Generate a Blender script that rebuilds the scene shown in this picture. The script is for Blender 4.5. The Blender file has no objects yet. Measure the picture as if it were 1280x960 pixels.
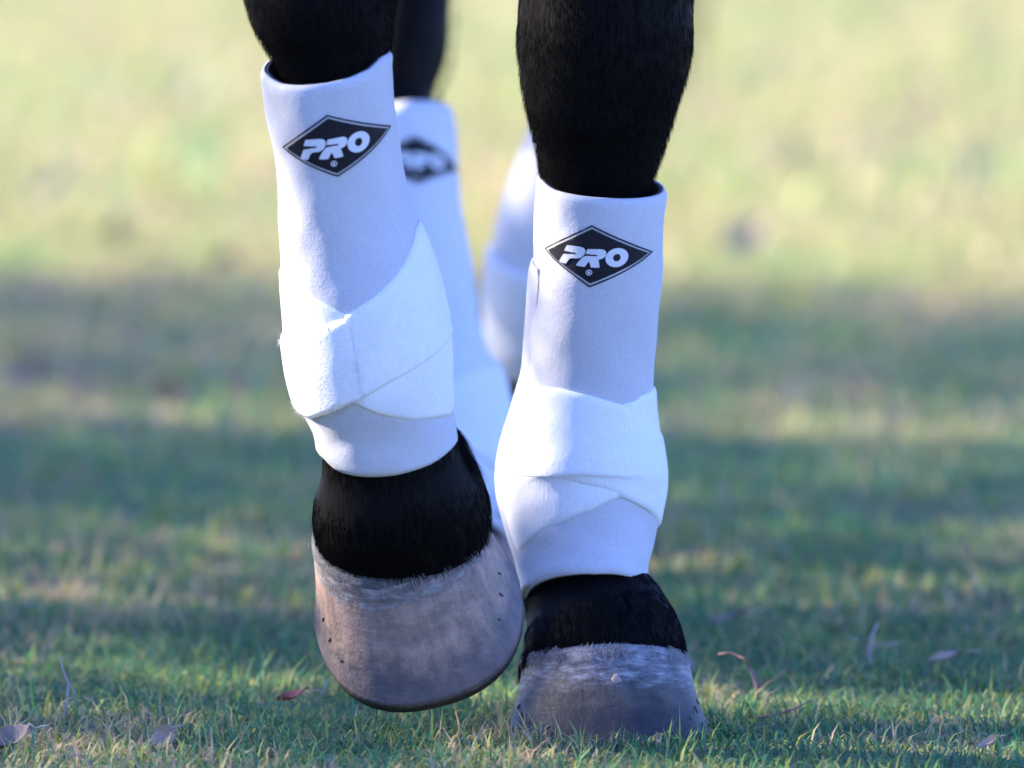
import bpy, bmesh, math, random
import numpy as np
from mathutils import Vector, Matrix
from mathutils.geometry import delaunay_2d_cdt

random.seed(7)
rng = np.random.default_rng(11)
R = math.radians
sc = bpy.context.scene
col = sc.collection

# ------------------------------------------------------------------ camera
F = 13200.0                      # focal length in photograph pixels (photograph 1280 wide)
CAM = Vector((0.0, -7.0, 0.72))
PITCH = R(3.92)
cam = bpy.data.cameras.new('camera')
cam.sensor_width = 36.0
cam.lens = 36.0 * F / 1280.0
cam.clip_start = 0.1
cam.clip_end = 2000.0
cam.dof.use_dof = True
cam.dof.focus_distance = 7.01
cam.dof.aperture_fstop = 6.3
cam.dof.aperture_blades = 0
camo = bpy.data.objects.new('camera', cam)
camo.location = CAM
camo.rotation_euler = (math.pi / 2 - PITCH, 0, 0)
col.objects.link(camo)
sc.camera = camo

# ------------------------------------------------------------------ sky and sun
SUN_EL = R(26.0)
SUN_AZ = R(16.0)                  # sun stands to the left (-x), this far behind the horse (+y)
to_sun = Vector((-math.cos(SUN_AZ) * math.cos(SUN_EL), math.sin(SUN_AZ) * math.cos(SUN_EL), math.sin(SUN_EL)))
world = bpy.data.worlds.new('World')
sc.world = world
world.use_nodes = True
wn = world.node_tree.nodes
wl = world.node_tree.links
bg = wn['Background']
sky = wn.new('ShaderNodeTexSky')
sky.sky_type = 'NISHITA'
sky.sun_disc = False
sky.sun_elevation = SUN_EL
sky.sun_rotation = math.atan2(to_sun.x, to_sun.y)
sky.air_density = 1.0
sky.dust_density = 0.2
sky.ozone_density = 4.0
tint = wn.new('ShaderNodeMix')              # a deep clear afternoon blue, the same in every direction
tint.data_type = 'RGBA'
tint.blend_type = 'MULTIPLY'
tint.inputs[0].default_value = 1.0
tint.inputs[7].default_value = (0.92, 1.0, 1.65, 1)
wl.new(sky.outputs[0], tint.inputs[6])
wl.new(tint.outputs[2], bg.inputs[0])
bg.inputs[1].default_value = 0.10
sun = bpy.data.lights.new('sun', 'SUN')
sun.energy = 5.0
sun.angle = R(0.6)
sun.color = (1.0, 0.89, 0.74)
suno = bpy.data.objects.new('sun', sun)
suno.rotation_euler = (-to_sun).to_track_quat('-Z', 'Y').to_euler()
suno.location = to_sun * 30
col.objects.link(suno)
sc.view_settings.view_transform = 'Standard'
sc.view_settings.look = 'None'
sc.view_settings.exposure = 2.13
sc.view_settings.gamma = 1.0
sc.view_settings.use_curve_mapping = False

# ------------------------------------------------------------------ helpers
FW = Vector((0, math.cos(PITCH), -math.sin(PITCH)))
UP = Vector((0, math.sin(PITCH), math.cos(PITCH)))

def at(px, py, Y):
    """world point on the plane y = Y seen at a photograph pixel"""
    d = FW + Vector((1, 0, 0)) * ((px - 640) / F) + UP * ((480 - py) / F)
    return CAM + d * ((Y - CAM.y) / d.y)

def on_ground(px, py, z=0.0):
    d = FW + Vector((1, 0, 0)) * ((px - 640) / F) + UP * ((480 - py) / F)
    return CAM + d * ((z - CAM.z) / d.z)

def pix(p):
    q = Vector(p) - CAM
    d = q.dot(FW)
    return 640 + F * q.x / d, 480 - F * q.dot(UP) / d

def link(name, me, mat=None, parent=None, smooth=True):
    o = bpy.data.objects.new(name, me)
    col.objects.link(o)
    if mat is not None and hasattr(me, 'materials'):
        me.materials.append(mat)
    if parent is not None:
        o.parent = parent
        o.matrix_parent_inverse = parent.matrix_world.inverted() if parent.type != 'EMPTY' else Matrix.Translation(-parent.location)
    if smooth and me.__class__.__name__ == 'Mesh' and len(me.polygons):
        me.polygons.foreach_set('use_smooth', [True] * len(me.polygons))
    return o

def tag(o, label=None, cat=None, group=None, kind=None):
    if label: o['label'] = label
    if cat: o['category'] = cat
    if group: o['group'] = group
    if kind: o['kind'] = kind
    return o

def empty(name, loc):
    o = bpy.data.objects.new(name, None)
    o.location = loc
    col.objects.link(o)
    return o

def mesh(name, verts, faces):
    me = bpy.data.meshes.new(name)
    me.from_pydata([tuple(v) for v in verts], [], faces)
    me.update()
    return me

def np_mesh(name, V, quads=None, tris=None):
    me = bpy.data.meshes.new(name)
    nq = 0 if quads is None else len(quads)
    nt = 0 if tris is None else len(tris)
    me.vertices.add(len(V))
    me.vertices.foreach_set('co', np.ascontiguousarray(V, dtype=np.float32).ravel())
    me.loops.add(nq * 4 + nt * 3)
    idx = []
    if nq: idx.append(np.asarray(quads).ravel())
    if nt: idx.append(np.asarray(tris).ravel())
    me.loops.foreach_set('vertex_index', np.concatenate(idx).astype(np.int32))
    me.polygons.add(nq + nt)
    st = np.concatenate([np.arange(nq) * 4, nq * 4 + np.arange(nt) * 3]).astype(np.int32)
    me.polygons.foreach_set('loop_start', st)
    me.update(calc_edges=True)
    me.validate()
    return me

# ------------------------------------------------------------------ materials
class NT:
    def __init__(self, name):
        self.m = bpy.data.materials.new(name)
        self.m.use_nodes = True
        self.n = self.m.node_tree.nodes
        self.l = self.m.node_tree.links
        self.b = self.n['Principled BSDF']
        self.out = self.n['Material Output']
    def new(self, t, **kw):
        x = self.n.new(t)
        for k, v in kw.items():
            setattr(x, k, v)
        return x
    def link(self, a, b):
        self.l.new(a, b)
    def coords(self, what='Object', scale=(1, 1, 1)):
        tc = self.new('ShaderNodeTexCoord')
        mp = self.new('ShaderNodeMapping')
        mp.inputs['Scale'].default_value = scale
        self.link(tc.outputs[what], mp.inputs[0])
        return mp.outputs[0]
    def noise(self, vec, scale, detail=4, rough=0.6):
        t = self.new('ShaderNodeTexNoise')
        t.inputs['Scale'].default_value = scale
        t.inputs['Detail'].default_value = detail
        t.inputs['Roughness'].default_value = rough
        self.link(vec, t.inputs['Vector'])
        return t.outputs['Fac']
    def ramp(self, fac, stops):
        r = self.new('ShaderNodeValToRGB')
        e = r.color_ramp.elements
        while len(e) < len(stops): e.new(0.5)
        for i, (p, c) in enumerate(stops):
            e[i].position = p
            e[i].color = (*c, 1) if len(c) == 3 else c
        self.link(fac, r.inputs[0])
        return r.outputs[0]
    def mix(self, fac, a, b, blend='MIX'):
        x = self.new('ShaderNodeMix', data_type='RGBA', blend_type=blend)
        if isinstance(fac, (int, float)): x.inputs[0].default_value = fac
        else: self.link(fac, x.inputs[0])
        for s, v in ((6, a), (7, b)):
            if isinstance(v, tuple): x.inputs[s].default_value = (*v, 1)
            else: self.link(v, x.inputs[s])
        return x.outputs[2]
    def bump(self, h, strength, dist=0.001, normal=None):
        x = self.new('ShaderNodeBump')
        x.inputs['Strength'].default_value = strength
        x.inputs['Distance'].default_value = dist
        self.link(h, x.inputs['Height'])
        if normal is not None: self.link(normal, x.inputs['Normal'])
        return x.outputs[0]

def fabric_mat(name, base, rough=0.85, weave=620.0, sheen=0.25, stretch=(1, 1, 1), bumpd=0.0007, dirt=0.07, fleck=0.0, contrast=.16):
    t = NT(name)
    v = t.coords('Object', stretch)
    n1 = t.noise(v, weave, 3, 0.6)
    v2 = t.coords('Object')
    n2 = t.noise(v2, 28, 5, 0.65)
    n3 = t.noise(v2, 9, 3, 0.5)
    c = t.ramp(n2, [(0.3, tuple(x * (1 - dirt) for x in base)), (0.65, base)])
    c = t.mix(contrast, c, t.ramp(n1, [(0.36, tuple(.55 * x for x in base)), (0.64, tuple(min(1, 1.2 * x) for x in base))]))
    if fleck:                                   # stray pale fibres and a little dust
        n4 = t.noise(v2, 850, 2, 0.5)
        c = t.mix(t.mix(fleck, (0, 0, 0), t.ramp(n4, [(.70, (0, 0, 0)), (.76, (1, 1, 1))])), c, (.9, .9, .92))
        n5 = t.noise(v2, 75, 6, 0.75)
        c = t.mix(t.mix(.25, (0, 0, 0), t.ramp(n5, [(.63, (0, 0, 0)), (.74, (1, 1, 1))])), c, (.48, .44, .38))
    t.link(c, t.b.inputs['Base Color'])
    t.b.inputs['Roughness'].default_value = rough
    t.b.inputs['Sheen Weight'].default_value = sheen
    t.b.inputs['Sheen Roughness'].default_value = 0.5
    t.b.inputs['Specular IOR Level'].default_value = 0.2
    nb = t.bump(n1, 0.45, bumpd)
    nb = t.bump(n2, 0.25, 0.003, nb)
    nb = t.bump(n3, 0.2, 0.008, nb)
    t.link(nb, t.b.inputs['Normal'])
    return t.m

M_NEO = fabric_mat('white_neoprene', (0.55, 0.55, 0.585), fleck=.5)
M_NEO2 = fabric_mat('skylit_white_neoprene', (0.72, 0.72, 0.75), fleck=.3)  # paler copy for the hind sleeves, extra skylight put into the colour
M_STRAP = fabric_mat('white_elastic', (0.84, 0.84, 0.85), weave=900, stretch=(1.0, 1.0, 0.2), bumpd=0.0006, sheen=0.3, fleck=.2, contrast=.13)
M_TAB = fabric_mat('white_velcro', (0.88, 0.88, 0.88), weave=720, bumpd=0.0015, sheen=0.5)
M_LINING = fabric_mat('black_lining', (0.012, 0.013, 0.022), weave=900, sheen=0.1)
M_PRINT = fabric_mat('black_print', (0.012, 0.012, 0.018), rough=0.6, weave=900, sheen=0.0, fleck=.10)
M_PRINTW = fabric_mat('white_print', (0.72, 0.72, 0.75), rough=0.7, weave=900, sheen=0.0)

def coat_mat():
    t = NT('black_coat')
    v = t.coords('Object', (1, 1, 0.12))
    n = t.noise(v, 420, 3, 0.6)
    c = t.ramp(n, [(0.3, (0.003, 0.003, 0.0033)), (0.7, (0.007, 0.0065, 0.007))])
    t.link(c, t.b.inputs['Base Color'])
    t.b.inputs['Roughness'].default_value = 0.55
    t.b.inputs['Specular IOR Level'].default_value = 0.05
    t.link(t.bump(n, 0.5, 0.002), t.b.inputs['Normal'])
    return t.m
M_COAT = coat_mat()

def hair_mat(name, c, rough=0.45):
    t = NT(name)
    t.b.inputs['Base Color'].default_value = (*c, 1)
    t.b.inputs['Roughness'].default_value = rough
    t.b.inputs['Specular IOR Level'].default_value = 0.05
    return t.m
M_HAIR = hair_mat('black_hair', (0.0022, 0.0020, 0.0022), .6)
M_PALE_HAIR = hair_mat('pale_hair', (0.34, 0.31, 0.30), 0.7)

def hoof_mat(name, line, warm, slate, gain, fl):
    """horn with growth rings and long soft stains; v runs from the ground edge (0) to the coronet (1)"""
    t = NT(name)
    uv = t.new('ShaderNodeUVMap')
    sep = t.new('ShaderNodeSeparateXYZ')
    t.link(uv.outputs[0], sep.inputs[0])
    ob = t.coords('Object')
    def uvn(su, sv, detail, rough=.6):
        mp = t.new('ShaderNodeMapping'); mp.inputs['Scale'].default_value = (su, sv, 1)
        t.link(uv.outputs[0], mp.inputs[0])
        return t.noise(mp.outputs[0], 1.0, detail, rough)
    rings = uvn(6.0, 11, 5, .55)
    streak = uvn(34, 2.2, 5, .65)
    striae = uvn(190, 5, 3)
    blot = t.noise(ob, 30, 6, 0.7)
    fine = t.noise(ob, 380, 4, 0.65)
    mid = t.noise(ob, 110, 5, 0.7)
    k = warm
    c = t.ramp(streak, [(0.32, (.10, .075, .065)), (0.46, (.17 * k, .125, .10)), (0.57, (.27 * k, .18, .14)), (0.70, (.34 * k, .25, .20))])
    blot2 = t.noise(ob, 62, 5, 0.65)
    c = t.mix(0.38, c, t.ramp(blot2, [(0.36, (.07, .062, .062)), (0.48, (.18 * k, .135, .11)), (0.62, (.36 * k, .26, .21))]))
    c = t.mix(0.13, c, t.ramp(rings, [(0.38, (.07, .06, .06)), (0.62, (.32, .25, .21))]))
    c = t.mix(0.08, c, t.ramp(striae, [(0.35, (.05, .045, .05)), (0.65, (.30, .25, .23))]))
    add = t.new('ShaderNodeMath', operation='MULTIPLY_ADD')
    t.link(mid, add.inputs[0]); add.inputs[1].default_value = 0.35
    add2 = t.new('ShaderNodeMath', operation='MULTIPLY_ADD')
    t.link(blot, add2.inputs[0]); add2.inputs[1].default_value = 0.45
    t.link(sep.outputs[1], add2.inputs[2]); t.link(add2.outputs[0], add.inputs[2])
    wear = t.ramp(add.outputs[0], [(0.50 + slate, (1, 1, 1)), (0.72 + slate, (0, 0, 0))])
    c = t.mix(wear, c, t.mix(0.68, c, (0.045, 0.045, 0.06)))
    c = t.mix(1.0, c, (gain * .97, gain, gain * .97), 'MULTIPLY')
    # flaking pale periople near the hairline, broken up downwards
    n3 = uvn(26, 15, 6, .7)
    a3 = t.new('ShaderNodeMath', operation='MULTIPLY_ADD')
    t.link(n3, a3.inputs[0]); a3.inputs[1].default_value = 0.42
    t.link(sep.outputs[1], a3.inputs[2])
    flake = t.ramp(a3.outputs[0], [(line + .06, (0, 0, 0)), (line + .30, (1, 1, 1))])
    pale = t.ramp(n3, [(.34, (.07 * fl, .07 * fl, .08 * fl)), (.50, (.22 * fl, .21 * fl, .22 * fl)), (.66, (.5 * fl, .48 * fl, .48 * fl))])
    c = t.mix(t.mix(.8, (0, 0, 0), flake), c, pale)
    sp = t.ramp(fine, [(0.66, (0, 0, 0)), (0.74, (1, 1, 1))])
    c = t.mix(t.mix(0.35, (0, 0, 0), sp), c, (0.30, 0.27, 0.26))
    sp2 = t.ramp(mid, [(0.27, (1, 1, 1)), (0.34, (0, 0, 0))])
    c = t.mix(t.mix(0.55, (0, 0, 0), sp2), c, (0.045, 0.035, 0.04))
    t.link(c, t.b.inputs['Base Color'])
    t.b.inputs['Roughness'].default_value = 0.55
    t.b.inputs['Specular IOR Level'].default_value = 0.35
    nb = t.bump(rings, 0.3, 0.004)
    nb = t.bump(blot2, 0.35, 0.004, nb)
    nb = t.bump(streak, 0.25, 0.002, nb)
    nb = t.bump(mid, 0.35, 0.0018, nb)
    nb = t.bump(fine, 0.4, 0.0008, nb)
    t.link(nb, t.b.inputs['Normal'])
    return t.m
M_HOOF = hoof_mat('grey_brown_horn', .90, 1.12, 0.08, 1.3, .7)
M_HOOF2 = hoof_mat('slate_horn', .68, .86, .20, .42, .85)  # slate horn darkened further, missing shade put into the tone

def coronet_mat(name, k):
    t = NT(name)
    ob = t.coords('Object', (1, 1, 2.6))
    n = t.noise(ob, 95, 6, 0.75)
    n2 = t.noise(ob, 420, 4, 0.7)
    c = t.ramp(n, [(0.30, (0.09, 0.09, 0.11)), (0.5, (0.24, 0.23, 0.25)), (0.66, (0.44, 0.42, 0.44))])
    c = t.mix(0.4, c, t.ramp(n2, [(0.35, (0.07, 0.07, 0.08)), (0.65, (0.5, 0.48, 0.5))]))
    c = t.mix(1.0, c, (k, k, k), 'MULTIPLY')
    t.link(c, t.b.inputs['Base Color'])
    t.b.inputs['Roughness'].default_value = 0.8
    nb = t.bump(n, 0.7, 0.004)
    nb = t.bump(n2, 0.6, 0.0015, nb)
    t.link(nb, t.b.inputs['Normal'])
    return t.m
M_CORONET = coronet_mat('flaky_coronet', 1.0)
M_CORONET2 = coronet_mat('dark_coronet', .42)

def plain(name, c, rough=0.6, metal=0.0, vary=0.25, scale=60):
    t = NT(name)
    n = t.noise(t.coords('Object'), scale, 5, 0.65)
    cc = t.ramp(n, [(0.3, tuple(x * (1 - vary) for x in c)), (0.7, tuple(min(1, x * (1 + vary)) for x in c))])
    t.link(cc, t.b.inputs['Base Color'])
    t.b.inputs['Roughness'].default_value = rough
    t.b.inputs['Metallic'].default_value = metal
    t.link(t.bump(n, 0.4, 0.002), t.b.inputs['Normal'])
    return t.m
M_IRON = plain('worn_iron', (0.05, 0.045, 0.045), 0.5, 0.7)
M_NAIL = plain('rusty_nail', (0.075, 0.055, 0.05), 0.7, 0.2)
M_MUD = plain('dried_mud', (0.27, 0.225, 0.18), 0.9)

def leafy(name, attr='tint', trans=0.35):
    t = NT(name)
    a = t.new('ShaderNodeAttribute'); a.attribute_name = attr
    d = t.b
    t.link(a.outputs['Color'], d.inputs['Base Color'])
    d.inputs['Roughness'].default_value = 0.6
    d.inputs['Specular IOR Level'].default_value = 0.25
    tr = t.new('ShaderNodeBsdfTranslucent')
    t.link(a.outputs['Color'], tr.inputs[0])
    mx = t.new('ShaderNodeMixShader'); mx.inputs[0].default_value = trans
    t.link(d.outputs[0], mx.inputs[1]); t.link(tr.outputs[0], mx.inputs[2])
    t.link(mx.outputs[0], t.out.inputs[0])
    return t.m
M_GRASS = leafy('grass_blade')
M_LEAF = leafy('shrub_leaf', trans=0.2)

def soil_mat():
    t = NT('turf_soil')
    v = t.coords('Object')
    n1 = t.noise(v, 2.2, 6, 0.6)
    n2 = t.noise(v, 60, 5, 0.7)
    c1 = t.ramp(n1, [(0.32, (0.15, 0.19, 0.07)), (0.5, (0.28, 0.28, 0.12)), (0.66, (0.42, 0.35, 0.19))])
    c2 = t.ramp(n2, [(0.3, (0.06, 0.05, 0.035)), (0.7, (0.24, 0.21, 0.12))])
    t.link(t.mix(0.45, c1, c2), t.b.inputs['Base Color'])
    t.b.inputs['Roughness'].default_value = 0.95
    t.b.inputs['Specular IOR Level'].default_value = 0.1
    t.link(t.bump(n2, 0.7, 0.01), t.b.inputs['Normal'])
    return t.m
M_SOIL = soil_mat()

# ------------------------------------------------------------------ ground
g = 600.0
nx = 40
me = bpy.data.meshes.new('lawn_ground')
bm = bmesh.new()
bmesh.ops.create_grid(bm, x_segments=nx, y_segments=nx, size=g)
bm.to_mesh(me); bm.free()
tag(link('lawn_ground', me, M_SOIL), kind='structure', label='flat grass field under the horse')

# ------------------------------------------------------------------ sweeps
def catmull(K, u):
    n = len(K)
    i = int(min(max(math.floor(u), 0), n - 2)); f = u - i
    p1, p2 = K[i], K[i + 1]
    p0 = K[i - 1] if i > 0 else 2 * p1 - p2
    p3 = K[i + 2] if i + 2 < n else 2 * p2 - p1
    return 0.5 * ((2 * p1) + (p2 - p0) * f + (2 * p0 - 5 * p1 + 4 * p2 - p3) * f * f + (3 * p1 - p0 - 3 * p2 + p3) * f ** 3)

class Sweep:
    """tube along a curved axis; phi = 0 faces the front of the horse, u runs from the top key to the bottom key"""
    def __init__(self, keys=None, world=None, ease=0.0):
        rows = []
        if keys:
            for (py, l, r, Y, depth) in keys:
                c = at((l + r) / 2, py, Y)
                a = (at(r, py, Y) - at(l, py, Y)).length / 2
                rows.append((c.x, c.y, c.z, a, depth * a))
        else:
            rows = world
        self.K = np.array(rows, float)
        self.n = len(rows)
        self.umax = self.n - 1.0
    def frame(self, u):
        k = catmull(self.K, u)
        e = 0.06
        q1, q0 = catmull(self.K, max(u - e, 0)), catmull(self.K, min(u + e, self.umax))
        T = Vector(q1[:3] - q0[:3]).normalized()
        X = (Vector((1, 0, 0)) - T * T.x).normalized()
        D = T.cross(X)
        return Vector(k[:3]), T, X, D, k[3], k[4]
    def S(self, phi, u, off=0.0):
        c, T, X, D, a, b = self.frame(u)
        p = c + X * (a * math.sin(phi)) - D * (b * math.cos(phi))
        n = (X * (math.sin(phi) / a) - D * (math.cos(phi) / b)).normalized()
        return p + n * off if off else p
    def inv(self, px, py):
        """(phi, u) of the front-facing surface point seen at a photograph pixel"""
        best = None
        u = min(max(np.interp(py, [pix(Vector(k[:3]))[1] for k in self.K], np.arange(self.n)), 0), self.umax)
        phi = 0.0
        for it in range(25):
            c, T, X, D, a, b = self.frame(u)
            cx, _ = pix(c)
            apx = a * X.x * F / (c - CAM).dot(FW)
            s = (px - cx + (0)) / apx
            # correct for axis shear: project actual point and adjust
            phi = math.asin(max(-1, min(1, s)))
            x, y = pix(self.S(phi, u))
            y2 = pix(self.S(phi, min(u + 0.05, self.umax)))[1]
            y1 = pix(self.S(phi, max(u - 0.05, 0)))[1]
            du = (min(u + 0.05, self.umax) - max(u - 0.05, 0))
            u = min(max(u + 0.8 * (py - y) / ((y2 - y1) / du), 0), self.umax)
        return phi, u

    def tube(self, bm, nu=6, nphi=40, off=0.0, caps=True, u0=0.0, u1=None):
        u1 = self.umax if u1 is None else u1
        N = max(2, int((u1 - u0) * nu))
        rings = []
        for i in range(N + 1):
            u = u0 + (u1 - u0) * i / N
            rings.append([bm.verts.new(self.S(2 * math.pi * j / nphi, u, off)) for j in range(nphi)])
        for i in range(N):
            for j in range(nphi):
                k = (j + 1) % nphi
                bm.faces.new((rings[i][j], rings[i + 1][j], rings[i + 1][k], rings[i][k]))
        if caps:
            bm.faces.new(rings[0]); bm.faces.new(list(reversed(rings[-1])))

def edge_fn(sw, pts):
    """edge given as photograph points across the front -> u as a function of phi, closed smoothly round the back"""
    q = sorted(sw.inv(*p) for p in pts)
    ph = [p for p, _ in q]; uu = [u for _, u in q]
    a0, a1 = ph[0], ph[-1]
    def f(phi):
        phi = (phi + math.pi) % (2 * math.pi) - math.pi
        if a0 <= phi <= a1:
            return float(np.interp(phi, ph, uu))
        # round the back: straight on from one end to the other
        span = 2 * math.pi - (a1 - a0)
        d = (phi - a1) % (2 * math.pi)
        t = d / span
        t = t * t * (3 - 2 * t)
        return uu[-1] + (uu[0] - uu[-1]) * t
    return f

def shell(sw, top, bot, o_in, o_out, p0=-math.pi, p1=math.pi, nphi=96, nu=28, edge_round=True, wob=0.0, seed=0, taper=0.0):
    """a thick sheet wrapped round the sweep between two edges"""
    closed = abs((p1 - p0) - 2 * math.pi) < 1e-6
    cols = nphi if closed else nphi + 1
    rr = random.Random(seed)
    ph_ = [rr.uniform(0, 6.28) for _ in range(8)]
    def w(phi, u):
        if not wob: return 0
        return wob * (math.sin(3 * phi + ph_[0] + 2.1 * u) * .5 + math.sin(5 * phi + ph_[1] - 3.7 * u) * .3 + math.sin(9 * phi + 6.3 * u + ph_[2]) * .2)
    V, Fc = [], []
    G = {}
    prof = []
    for i in range(nu + 1):
        prof.append((i / nu, 1))
    th = o_out - o_in
    for j in range(cols):
        phi = p0 + (p1 - p0) * j / nphi
        ut, ub = top(phi), bot(phi)
        for i in range(nu + 1):
            t = i / nu
            u = ut + (ub - ut) * t
            oo = o_out + w(phi, u)
            if taper: oo = o_in + (oo - o_in) * min(1, max(.02, (p1 - phi) / taper))
            if edge_round and i in (0, nu): oo = o_in + th * 0.55
            G[(j, i, 1)] = len(V); V.append(sw.S(phi, u, oo))
            G[(j, i, 0)] = len(V); V.append(sw.S(phi, u, o_in))
    for j in range(nphi):
        k = (j + 1) % cols
        for i in range(nu):
            Fc.append((G[(j, i, 1)], G[(j, i + 1, 1)], G[(k, i + 1, 1)], G[(k, i, 1)]))
            Fc.append((G[(j, i, 0)], G[(k, i, 0)], G[(k, i + 1, 0)], G[(j, i + 1, 0)]))
        Fc.append((G[(j, 0, 1)], G[(k, 0, 1)], G[(k, 0, 0)], G[(j, 0, 0)]))
        Fc.append((G[(j, nu, 1)], G[(j, nu, 0)], G[(k, nu, 0)], G[(k, nu, 1)]))
    if not closed:
        for i in range(nu):
            Fc.append((G[(0, i, 1)], G[(0, i, 0)], G[(0, i + 1, 0)], G[(0, i + 1, 1)]))
            e = cols - 1
            Fc.append((G[(e, i, 1)], G[(e, i + 1, 1)], G[(e, i + 1, 0)], G[(e, i, 0)]))
    return V, Fc

# ------------------------------------------------------------------ leg shapes (photograph outlines give the proportions)
# (row, left, right, depth position, depth / half width)
LEG_L = Sweep([(-330, 268, 520, -.01, 1.25), (-150, 285, 512, -.07, 1.15), (-50, 297, 505, -.105, 1.08), (0, 307, 499, -.112, 1.05), (50, 333, 493, -.112, 1.05), (100, 354, 484, -.110, 1.08),
               (160, 356, 484, -.10, 1.1), (260, 358, 500, -.085, 1.12), (360, 366, 540, -.07, 1.12), (440, 372, 553, -.062, 1.12),
               (520, 397, 565, -.052, 1.10), (575, 400, 582, -.045, 1.0), (620, 389, 608, -.036, .95), (660, 393, 614, -.022, .92), (700, 408, 602, -.006, .90), (735, 430, 585, .006, .85)])
BOOT_L = Sweep([(60, 325, 489, -.118, 1.08), (90, 326, 491, -.115, 1.08), (150, 335, 496, -.107, 1.08), (210, 345, 503, -.098, 1.1), (280, 348, 519, -.088, 1.1), (350, 351, 545, -.078, 1.12), (420, 357, 561, -.068, 1.12),
                (470, 367, 566, -.062, 1.12), (520, 388, 568, -.055, 1.08), (560, 396, 573, -.050, 1.04), (590, 405, 580, -.046, 1.0), (620, 412, 586, -.041, 1.0)])
LEG_R = Sweep([(-330, 655, 890, 0.128, 1.3), (-150, 652, 880, 0.108, 1.2), (-60, 651, 873, 0.093, 1.12), (0, 648, 868, 0.088, 1.08), (55, 645, 867, 0.088, 1.05), (110, 651, 853, 0.092, 1.04), (160, 663, 838, 0.098, 1.05), (210, 673, 820, 0.102, 1.08),
               (250, 676, 808, 0.105, 1.1), (340, 678, 812, 0.112, 1.12), (470, 668, 808, 0.122, 1.12), (560, 642, 818, 0.128, 1.12), (640, 642, 815, 0.120, 1.08),
               (700, 660, 802, 0.113, .98), (735, 653, 804, 0.109, .93), (770, 650, 835, 0.099, .92), (805, 649, 855, 0.089, .92), (838, 647, 862, 0.083, .92)])
BOOT_R = Sweep([(205, 670, 835, 0.098, 1.08), (240, 669, 833, 0.101, 1.08), (290, 668, 830, 0.106, 1.1), (340, 666, 828, 0.111, 1.1), (410, 661, 821, 0.118, 1.1), (470, 657, 818, 0.124, 1.12), (520, 642, 822, 0.128, 1.12), (570, 627, 830, 0.129, 1.12),
                (610, 625, 831, 0.127, 1.1), (650, 634, 824, 0.120, 1.06), (690, 647, 815, 0.111, 1.02), (720, 653, 810, 0.103, 1.0), (750, 654, 808, 0.094, 1.0), (790, 656, 806, 0.082, .98)])
# hind legs, about a metre further back
HIND_L = Sweep([(-330, 380, 640, 1.22, 1.3), (-180, 415, 625, 1.28, 1.35), (-70, 430, 585, 1.22, 1.25), (0, 431, 573, 1.16, 1.2), (55, 432, 571, 1.13, 1.15), (100, 433, 556, 1.11, 1.12), (130, 435, 552, 1.10, 1.1),
                (230, 445, 566, 1.08, 1.1), (340, 460, 582, 1.05, 1.1), (430, 470, 596, 1.03, 1.1), (500, 478, 625, 1.01, 1.1), (560, 490, 632, .99, 1.05), (610, 505, 630, .96, 1.0), (640, 510, 634, .94, .95), (680, 516, 642, .91, .92)])
HBOOT_L = Sweep([(100, 424, 562, 1.12, 1.1), (130, 426, 566, 1.11, 1.1), (180, 432, 571, 1.10, 1.1), (260, 440, 577, 1.08, 1.1), (340, 452, 590, 1.06, 1.1), (420, 462, 602, 1.04, 1.1), (460, 467, 615, 1.02, 1.12), (500, 474, 634, 1.01, 1.12),
                 (550, 482, 642, .99, 1.08), (600, 496, 638, .965, 1.02), (640, 506, 636, .94, .98), (690, 512, 640, .91, .95)])
HIND_R = Sweep([(-330, 700, 960, 1.45, 1.3), (-180, 715, 930, 1.55, 1.35), (-70, 708, 850, 1.50, 1.25), (0, 700, 828, 1.46, 1.2), (60, 692, 812, 1.43, 1.1), (120, 680, 800, 1.42, 1.1), (220, 655, 775, 1.42, 1.1), (320, 625, 752, 1.43, 1.1),
                (400, 616, 748, 1.45, 1.1), (450, 618, 752, 1.47, 1.05), (490, 626, 758, 1.485, .95), (530, 638, 770, 1.49, .92), (570, 650, 778, 1.49, .9)])
HBOOT_R = Sweep([(70, 690, 822, 1.42, 1.1), (110, 682, 815, 1.42, 1.1), (165, 664, 800, 1.42, 1.1), (225, 641, 782, 1.42, 1.1), (285, 621, 765, 1.42, 1.1), (345, 610, 757, 1.43, 1.12), (400, 607, 757, 1.45, 1.12), (440, 610, 757, 1.465, 1.1), (475, 619, 762, 1.48, 1.02), (505, 628, 766, 1.49, 1.0)])

# ------------------------------------------------------------------ the horse
horse = empty('horse', (0, 0.5, 0))
tag(horse, 'black horse walking towards the camera with one front hoof lifted off the grass', 'horse')

bm = bmesh.new()
for s in (LEG_L, LEG_R, HIND_L, HIND_R):
    s.tube(bm, nu=6, nphi=36, off=-.0065 if s in (HIND_L, HIND_R) else -.0005)
def W(*rows): return Sweep(world=rows)
def bars(rows, nphi=36):
    """loft of ellipses given as (centre, side half-width, half-height, direction)"""
    s = Sweep(world=rows); s.tube(bm, nu=5, nphi=nphi)
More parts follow.
